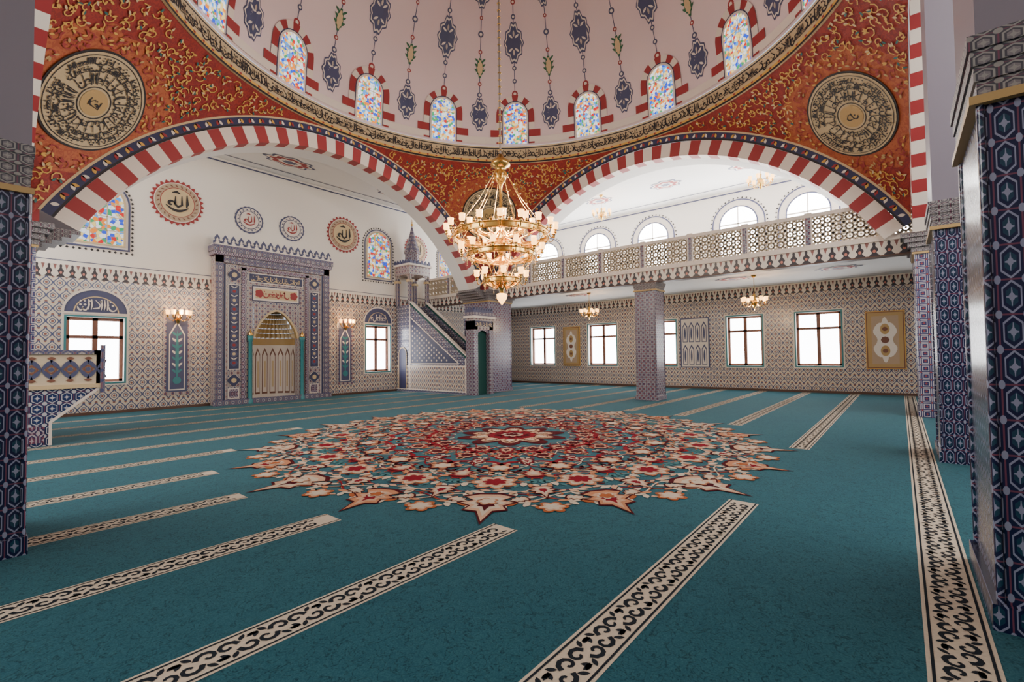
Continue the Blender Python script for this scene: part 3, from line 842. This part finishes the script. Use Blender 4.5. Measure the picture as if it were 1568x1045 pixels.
# ---------------------------------------------------------------- minbar
o = MB('minbar'); BX0, BX1 = 13.4, 14.45
fyz = lambda p, q, d: (d, p, q)
for a, b in ((BX0, BX0+.12), (BX1-.12, BX1)):
    o.prism([(13.45, .013), (13.45, 1.45), (17.05, 3.95), (18.05, 3.95), (18.05, 0.013)], fyz, a, b, 'mn')
for a in (BX0-.03, BX1-.12):
    o.prism([(13.45, 1.45), (17.05, 3.95), (17.05, 4.07), (13.45, 1.57)], fyz, a, a+.16, 'greenc')
    o.prism([(13.45, 1.57), (17.05, 4.07), (17.05, 4.12), (13.45, 1.62)], fyz, a-.01, a+.17, 'cream')
ds = D(o, lambda a, b, h: (BX0-h, a, b))
ds.poly([(13.5, .15), (18.0, .15), (18.0, 1.15), (13.5, 1.15)], 'wt', .012)
ds.poly([(14.0, 1.3), (17.0, 1.3), (17.0, 3.3)], 'navy', .012)
yy = 14.3; row = 0
while yy < 17.0:
    z_ = 1.42+.11*(row % 2)
    while z_ < 1.3+(yy-14.0)*.667-.12:
        ds.disc(yy, z_, .036, 'cream', .018, 6, 1, 5, .35); ds.disc(yy, z_, .018, 'yellow', .022, 6); ds.leaf(yy+.03, z_+.05, .8, .08, .014, 'slate', .018); z_ += .22
    yy += .16; row += 1
ds.strip([(13.5, 1.17), (18.05, 1.17)], .05, 'cream', .02); ds.strip([(13.5, .14), (18.05, .14)], .05, 'cream', .02)
ds.strip([(13.95, 1.32), (17.0, 3.36), (17.0, 1.28), (13.9, 1.28)], .05, 'cream', .024)
for yy in (13.5, 17.05): ds.strip([(yy, .1), (yy, 1.5 if yy < 15 else 3.95)], .06, 'cream', .024)
ds.poly([(17.3, .15), (17.85, .15), (17.85, 1.7)]+[(17.575+.275*cos(q), 1.7+.32*sin(q)) for q in [pi*i/10 for i in range(11)]]+[(17.3, 1.7)], 'navy', .03)
ds.strip([(17.3, .15), (17.3, 1.7)]+[(17.575-.275*cos(pi*i/10), 1.7+.32*sin(pi*i/10)) for i in range(11)]+[(17.85, .15)], .04, 'goldl', .036)
nst = 12
for i in range(nst):
    o.box(BX0+.12, BX1-.12, 13.5+3.55*i/nst, 17.1, .013+2.9*i/nst, .013+2.9*(i+1)/nst, 'greenc')
o.box(BX0+.12, BX1-.12, 17.05, 18.05, 2.7, 2.95, 'greenc')
for a, b in ((BX0-.05, BX0+.18), (BX1-.18, BX1+.05)): o.box(a, b, 13.0, 13.45, .013, 3.0, 'ptl')
o.box(BX0-.05, BX1+.05, 13.0, 13.45, 2.65, 3.1, 'mt')
o.box(BX0-.12, BX1+.12, 12.93, 13.52, 3.1, 3.2, 'cream'); o.box(BX0-.08, BX1+.08, 12.97, 13.48, 3.2, 3.34, 'mc')
for i in range(8):
    a = BX0+.02+(BX1-BX0-.04)*i/7; o.prism([(a-.07, 3.34), (a-.07, 3.42), (a, 3.55), (a+.07, 3.42), (a+.07, 3.34)], lambda p, q, d: (p, d, q), 12.98, 13.03, 'slate')
for i in range(4):
    a = 13.05+.36*i/3; o.prism([(a-.06, 3.34), (a-.06, 3.42), (a, 3.55), (a+.06, 3.42), (a+.06, 3.34)], fyz, BX0-.07, BX0-.02, 'slate')
dgt = D(o, lambda a, b, h: (a, 13.0-h, b))
mx_ = (BX0+BX1)/2
dgt.mb.grid(lambda u, v: (mx_-.35+.7*u, 13.06, (2.3+.32*(1-abs(2*u-1)**2)**.5)*(1-v)+2.66*v), 16, 1, 'mb', False)
o.box(BX0+.18, BX1-.18, 13.2, 13.24, .02, 2.65, 'greenc')
dgt.rect(BX0+.02, BX1-.02, 2.78, 3.0, 'navy', .01); calli(dgt, BX0+.06, 2.78, .95, .18, rng, M['goldl'], .018, .02)
for (a, b) in ((BX0+.02, 17.1), (BX1-.02, 17.1), (BX0+.02, 17.98), (BX1-.02, 17.98)):
    o.box(a-.07, a+.07, b-.07, b+.07, 3.95, 5.2, 'mt'); o.tube([(a, b, 3.95), (a, b, 5.2)], .09, 'mc', 8)
    o.box(a-.11, a+.11, b-.11, b+.11, 5.0, 5.1, 'goldl')
o.box(BX0-.08, BX1+.08, 17.0, 18.06, 5.35, 5.75, 'mt'); o.box(BX0-.15, BX1+.15, 16.93, 18.08, 5.75, 5.84, 'cream')
for i in range(9):
    u = i/8; q = 5.05+.3*(1-(2*u-1)**2)**.5
    for xx in (BX0-.04, BX1+.0): o.box(xx, xx+.06, 17.05+.93*u-.06, 17.05+.93*u+.06, q, 5.36, 'mt')
    o.box(BX0+1.05*u-.07, BX0+1.05*u+.07, 17.04, 17.1, q, 5.36, 'mt')
for i in range(6):
    a = 17.05+.95*i/5; o.prism([(a-.08, 5.84), (a-.08, 5.92), (a, 6.04), (a+.08, 5.92), (a+.08, 5.84)], fyz, BX0-.12, BX0-.07, 'slate')
    a = BX0+1.05*i/5; o.prism([(a-.08, 5.84), (a-.08, 5.92), (a, 6.04), (a+.08, 5.92), (a+.08, 5.84)], lambda p, q, d: (p, d, q), 16.95, 17.0, 'slate')
tc = (mx_, 17.55, 0)
o.lathe(tc, [(.40, 5.84), (.40, 6.0), (.33, 6.05), (.33, 6.4), (.38, 6.44), (.38, 6.5), (.30, 6.52)], 'ptl', 8, smooth=False)
o.lathe(tc, [(.36, 6.5), (.20, 7.0), (.10, 7.4), (.02, 7.75), (0, 7.76)], 'mc', 8, smooth=False)
o.sph((mx_, 17.55, 7.8), .06, 'brass'); o.sph((mx_, 17.55, 7.9), .035, 'brass'); o.tube([(mx_, 17.55, 7.75), (mx_, 17.55, 8.05)], .012, 'brass')
o.build()

# ---------------------------------------------------------------- preaching pulpit
o = MB('preaching_pulpit')
fxz = lambda p, q, d: (p, d, q)
o.prism([(.35, .013), (1.28, .013), (1.28, .45), (2.0, 1.08), (2.0, 1.14), (.35, 1.14)], fxz, 12.3, 13.5, 'mn')
for y0, y1 in ((12.3, 12.38), (13.42, 13.5)): o.box(.35, 2.0, y0, y1, 1.14, 1.72, 'lat')
o.box(1.92, 2.0, 12.3, 13.5, 1.14, 1.72, 'lat')
o.box(.33, 2.04, 12.26, 12.42, 1.72, 1.80, 'mc'); o.box(.33, 2.04, 13.38, 13.54, 1.72, 1.8, 'mc'); o.box(1.88, 2.04, 12.26, 13.54, 1.72, 1.8, 'mc')
o.box(.33, 2.03, 12.27, 13.53, 1.06, 1.14, 'goldl'); o.box(1.98, 2.05, 12.25, 12.32, .95, 1.9, 'mc')
dk = D(o, lambda a, b, h: (a, 12.3-h, b))
for i in range(6):
    a = .5+.26*i
    dk.ring(a, 1.43, .10, .13, 'slate', .012, 16); dk.ring(a, 1.43, .05, .085, 'maroonf', .012, 12); dk.disc(a, 1.43, .04, 'slate', .012, 8)
    for sg in (1, -1):
        for s2 in (1, -1): dk.leaf(a+.13, 1.43, .9*s2+(pi if sg < 0 else 0), .24, .035, 'slate', .014)
    for b in (1.22, 1.64): dk.leaf(a-.06, b, 0, .12, .03, 'maroonf', .014)
dk.strip([(1.28, .02), (1.28, .45), (2.0, 1.08)], .05, 'cream', .012); dk.rect(.4, 1.2, .08, .38, 'mb', .014)
o.build()

# ---------------------------------------------------------------- roundels, framed panels
def roundel(x, z, r, big):
    o = MB('calligraphy_roundel'); d = D(o, lambda a, b, h: (x+a, YW-h, z+b))
    N = 28
    if big:
        d.poly([(r*1.08*(1+.06*cos(q*N))*cos(q), r*1.08*(1+.06*cos(q*N))*sin(q)) for q in [2*pi*i/(N*6) for i in range(N*6)]], 'red', .02)
        d.disc(0, 0, r*.98, 'cream', .03, 40); d.disc(0, 0, r*.94, 'tan', .035, 40); d.ring(0, 0, r*.70, r*.73, 'red', .04, 36); d.disc(0, 0, r*.70, 'goldl', .038, 36)
        for i in range(24): q = 2*pi*i/24; d.leaf(r*.76*cos(q), r*.76*sin(q), q+.8, r*.16, .02, 'maroonf', .045)
        c_ = 'black'; k = r
    else:
        d.disc(0, 0, r*1.05, 'slate', .02, 40, 1, 20, .05); d.disc(0, 0, r*.96, 'cream', .03, 40); d.ring(0, 0, r*.70, r*.75, 'slate', .04, 36)
        for i in range(18): q = 2*pi*i/18; d.leaf(r*.78*cos(q), r*.78*sin(q), q+.8, r*.16, .02, 'slate', .045)
        d.disc(0, 0, r*.68, 'cream', .042, 30); c_ = 'red'; k = r*.95
    w = k*.10; th = lambda t: w*(.4+.9*sin(pi*t))
    d.strip([(k*.38, k*.45), (k*.40, 0), (k*.36, -k*.2)], th, c_, .055)
    d.strip([(k*.16, k*.35), (k*.17, -k*.1), (0, -k*.22), (-k*.12, -k*.1), (-k*.1, k*.3)], th, c_, .055)
    d.strip(spiral(-k*.28, -k*.1, k*.16, 0, .9, 1, 10), th, c_, .055)
    d.strip([(-k*.5+k*.95*i/10, -k*.2-k*.22*sin(pi*i/10)) for i in range(11)], th, c_, .055)
    d.strip([(-k*.25, k*.45), (-k*.05, k*.52), (k*.1, k*.44)], th, c_, .055)
    o.build()
roundel(4.78, 6.72, .66, True); roundel(10.72, 6.8, .68, True); roundel(6.97, 6.62, .45, False); roundel(8.52, 6.62, .45, False); roundel(14.6, 6.8, .62, True)

def framed(y0, y1, z0, z1):
    o = MB('framed_wall_panel'); f_ = lambda a, b, d: (XW-d, a, b)
    o.prism([(y0, z0), (y1, z0), (y1, z1), (y0, z1)], f_, .005, .05, 'yellow')
    d = D(o, lambda a, b, h: (XW-h, a, b)); w = .16*(y1-y0)
    d.rect(y0+.03, y1-.03, z0+.03, z1-.03, 'maroonf', .055); d.rect(y0+.06, y1-.06, z0+.06, z1-.06, 'gold', .06); d.rect(y0+w, y1-w, z0+w, z1-w, 'tan', .065)
    ym = (y0+y1)/2; zm = (z0+z1)/2; a = (y1-y0)/2-w; b = (z1-z0)/2-w
    P = []
    for i in range(48):
        q = 2*pi*i/48; P.append((ym+a*.78*cos(q)*(1-.28*cos(6*q)), zm+b*.86*sin(q)*(1+.1*cos(8*q))))
    d.poly(P, 'white', .072)
    for s_ in (1, -1):
        P = []
        for i in range(24): q = 2*pi*i/24; P.append((ym+a*.35*cos(q), zm+s_*b*.45+b*.22*sin(q)))
        d.poly(P, 'gold', .078); d.disc(ym, zm+s_*b*.45, a*.2, 'maroonf', .083, 12)
    d.disc(ym, zm, a*.32, 'maroonf', .08, 8)
    o.build()
framed(-.15, .98, .95, 3.05); framed(13.15, 14.2, 1.0, 3.1)
o = MB('arcade_tile_panel'); d = D(o, lambda a, b, h: (XW-h, a, b))
d.rect(6.5, 7.8, .95, 3.2, 'slate', .01); d.rect(6.56, 7.74, 1.0, 3.15, 'cream', .02)
for i in range(4):
    a = 6.62+.28*i
    for j in range(2):
        b = 1.08+1.02*j
        d.poly([(a, b), (a+.22, b), (a+.22, b+.72), (a+.11, b+.92), (a, b+.72)], 'slate', .03); d.poly([(a+.03, b+.03), (a+.19, b+.03), (a+.19, b+.68), (a+.11, b+.82), (a+.03, b+.68)], 'cream', .035)
        d.leaf(a+.11, b+.1, pi/2, .6, .04, 'slate', .04)
o.build()

# ---------------------------------------------------------------- lamps
def cup(o, x, y, z, s_=1.0):
    o.lathe((x, y, z), [(.012*s_, -.06*s_), (.035*s_, -.03*s_), (.012*s_, 0), (.04*s_, .015*s_)], 'brass', 8)
    o.lathe((x, y, z), [(.025*s_, .01*s_), (.055*s_, .05*s_), (.05*s_, .10*s_), (.062*s_, .15*s_)], 'lamp', 10)
    o.sph((x, y, z+.13*s_), .03*s_, 'lampw', 6)
HX, HY = 7.86, 6.78
o = MB('chandelier')
o.tube([(HX, HY, 16.25), (HX, HY, 6.1)], .022, 'chain', 6)
for i in range(60): o.torus((HX, HY, 6.2+.16*i), .035, .010, 'brass', 8)
o.lathe((HX, HY, 0), [(0, 6.12), (.05, 6.1), (.10, 6.0), (.20, 5.95), (.22, 5.85), (.12, 5.8), (.10, 5.7), (.16, 5.62), (.10, 5.5), (.05, 5.42), (.035, 5.3), (.035, 4.9), (.09, 4.82), (.12, 4.7), (.06, 4.58), (.05, 4.3), (.14, 4.2), (.18, 4.05), (.09, 3.9), (.05, 3.8), (.06, 3.5), (.14, 3.4), (.17, 3.28), (.1, 3.14), (.04, 3.05), (.05, 2.98), (0, 2.9)], 'brass', 24)
o.lathe((HX, HY, 2.98), [(.05, 0), (.12, -.02), (.11, -.12), (.04, -.22), (0, -.26)], 'lamp', 12)
def tier(R, z, n, band, lamps2=True, s_=1.15):
    o.grid(lambda u, v: (HX+R*cos(2*pi*u), HY+R*sin(2*pi*u), z-band/2+band*v), 60, 1, 'brass'); o.torus((HX, HY, z-band/2), R, .02, 'brass', 60); o.torus((HX, HY, z+band/2), R, .02, 'brass', 60)
    for i in range(n):
        a = 2*pi*i/n; c_, s2 = cos(a), sin(a)
        o.tube([(HX+R*c_, HY+R*s2, z), (HX+(R+.06)*c_, HY+(R+.06)*s2, z-.09), (HX+(R+.13)*c_, HY+(R+.13)*s2, z-.06), (HX+(R+.15)*c_, HY+(R+.15)*s2, z+.04)], .012, 'brass', 5)
        cup(o, HX+(R+.15)*c_, HY+(R+.15)*s2, z+.07, s_)
        b = a+pi/n; o.sph((HX+R*cos(b), HY+R*sin(b), z+band/2+.05), .035, 'brass', 6)
        for k in range(5):
            o.sph((HX+R*cos(b), HY+R*sin(b), z-band/2-.03-.035*k), .018-.002*k, 'goldl', 5)
    for i in range(8):
        a = 2*pi*i/8; c_, s2 = cos(a), sin(a)
        o.tube([(HX+.06*c_, HY+.06*s2, z-.02), (HX+R*.35*c_, HY+R*.35*s2, z-.16), (HX+R*.7*c_, HY+R*.7*s2, z-.10), (HX+R*c_, HY+R*s2, z)], .016, 'brass', 6)
tier(1.06, 4.25, 18, .12); tier(.76, 3.82, 12, .10); tier(.40, 3.25, 8, .09)
tier(.55, 4.42, 8, .07)
for i in range(8):
    a = 2*pi*i/8+.2; c_, s2 = cos(a), sin(a)
    o.tube([(HX+.1*c_, HY+.1*s2, 5.75), (HX+.5*c_, HY+.5*s2, 5.05), (HX+1.05*c_, HY+1.05*s2, 4.3)], .009, 'brass', 5)
    o.tube([(HX+1.05*c_, HY+1.05*s2, 4.2), (HX+.9*c_, HY+.9*s2, 4.0), (HX+.76*c_, HY+.76*s2, 3.86)], .010, 'brass', 5)
    o.tube([(HX+.76*c_, HY+.76*s2, 3.78), (HX+.5*c_, HY+.5*s2, 3.5), (HX+.40*c_, HY+.40*s2, 3.3)], .010, 'brass', 5)
    for k in range(6):
        t_ = (k+.5)/6; R_ = .1+.95*t_; o.sph((HX+R_*c_, HY+R_*s2, 5.75-1.45*t_-.02), .018, 'goldl', 5)
o.build()
def small(x, y, ztop, zb):
    o = MB('pendant_chandelier')
    o.tube([(x, y, ztop), (x, y, zb+.2)], .012, 'brass', 6); o.lathe((x, y, ztop), [(0, -.1), (.05, -.08), (.09, -.02), (.09, 0)], 'brass', 12)
    o.lathe((x, y, zb), [(0, .35), (.05, .3), (.03, .2), (.09, .1), (.11, 0), (.05, -.1), (.03, -.18), (0, -.25)], 'brass', 12)
    for i in range(8):
        a = 2*pi*i/8; c_, s_ = cos(a), sin(a); R = .38
        o.tube([(x+.05*c_, y+.05*s_, zb), (x+.2*c_, y+.2*s_, zb-.12), (x+R*c_, y+R*s_, zb-.06), (x+R*c_, y+R*s_, zb+.02)], .012, 'brass', 5); cup(o, x+R*c_, y+R*s_, zb+.05, 1.1)
    o.build()
for a in ((18.3, 3.95, 4.35, 3.35), (18.3, 10.65, 4.35, 3.4), (18.3, 3.65, ZCEIL, 7.6), (18.3, 9.95, ZCEIL, 7.7)): small(*a)
def sconce(x, y, z):
    o = MB('wall_sconce'); o.lathe((x, y-.03, z), [(0, -.22), (.05, -.15), (.08, 0), (.05, .15), (0, .22)], 'brass', 10)
    for i in range(5):
        a = pi+pi*(i+.5)/5; c_, s_ = cos(a), sin(a)
        o.tube([(x, y-.05, z), (x+.15*c_, y-.05+.15*s_, z-.12), (x+.30*c_, y-.05+.28*s_, z-.05), (x+.32*c_, y-.05+.3*s_, z+.04)], .012, 'brass', 5); cup(o, x+.32*c_, y-.05+.3*s_, z+.06, 1.1)
    o.build()
sconce(4.8, YW-.06, 2.95); sconce(10.78, YW-.06, 2.95)

# ---------------------------------------------------------------- lights
def light(name, typ, loc, e, col, rot=None, size=None, sy=None, rad=.1):
    l = bpy.data.lights.new(name, typ); l.energy = e; l.color = col
    if typ == 'AREA':
        l.shape = 'RECTANGLE'; l.size = size; l.size_y = sy
    else: l.shadow_soft_size = rad
    ob = bpy.data.objects.new(name, l); ob.location = loc
    if rot: ob.rotation_euler = rot
    bpy.context.scene.collection.objects.link(ob)
light('chandelier_light', 'POINT', (HX, HY, 4.75), 560, (1, .80, .58), rad=.3)
light('chandelier_light_low', 'POINT', (HX, HY, 3.55), 110, (1, .70, .40), rad=.25)
for p in ((18.3, 3.95, 3.1), (18.3, 10.65, 3.1)): light('pendant_light', 'POINT', p, 80, (1, .70, .40), rad=.1)
for p in ((4.8, YW-.55, 3.05), (10.78, YW-.55, 3.05)): light('sconce_light', 'POINT', p, 50, (1, .62, .30), rad=.08)
light('rear_fill_area', 'AREA', (11, Y0+.15, 6.4), 1500, (1, .96, .90), (radians(97), 0, 0), 14, 3.0)  # added fill light, out of view; wall_right has no window here
light('side_fill_area', 'AREA', (X0+.15, 11, 6.4), 1350, (1, .96, .90), (radians(97), 0, radians(-90)), 12, 3.0)  # second added fill, unseen, in front of the windowless wall_front
light('gallery_window_daylight', 'AREA', (XW-.3, 7, 6.6), 900, (1, .98, .96), (radians(90), 0, radians(90)), 14, 1.6)
w = bpy.data.worlds.new('World'); bpy.context.scene.world = w; w.use_nodes = True
w.node_tree.nodes['Background'].inputs[0].default_value = (.75, .85, 1, 1); w.node_tree.nodes['Background'].inputs[1].default_value = 1.0

# ---------------------------------------------------------------- camera
cam = bpy.data.cameras.new('camera'); co = bpy.data.objects.new('camera', cam); bpy.context.scene.collection.objects.link(co)
cam.sensor_width = 36; cam.lens = 16.5; cam.clip_start = .05; cam.clip_end = 200
a = radians(39.6); p = radians(1.75); ro = radians(.67)
F = Vector((cos(a)*cos(p), sin(a)*cos(p), sin(p))); Rr = Vector((sin(a), -cos(a), 0)); U = Rr.cross(F)
cr = Rr*cos(ro)-U*sin(ro); cu = Rr*sin(ro)+U*cos(ro)
mt = Matrix((cr, cu, -F)).transposed().to_4x4(); mt.translation = Vector((0, 0, 1.6)); co.matrix_world = mt
bpy.context.scene.camera = co
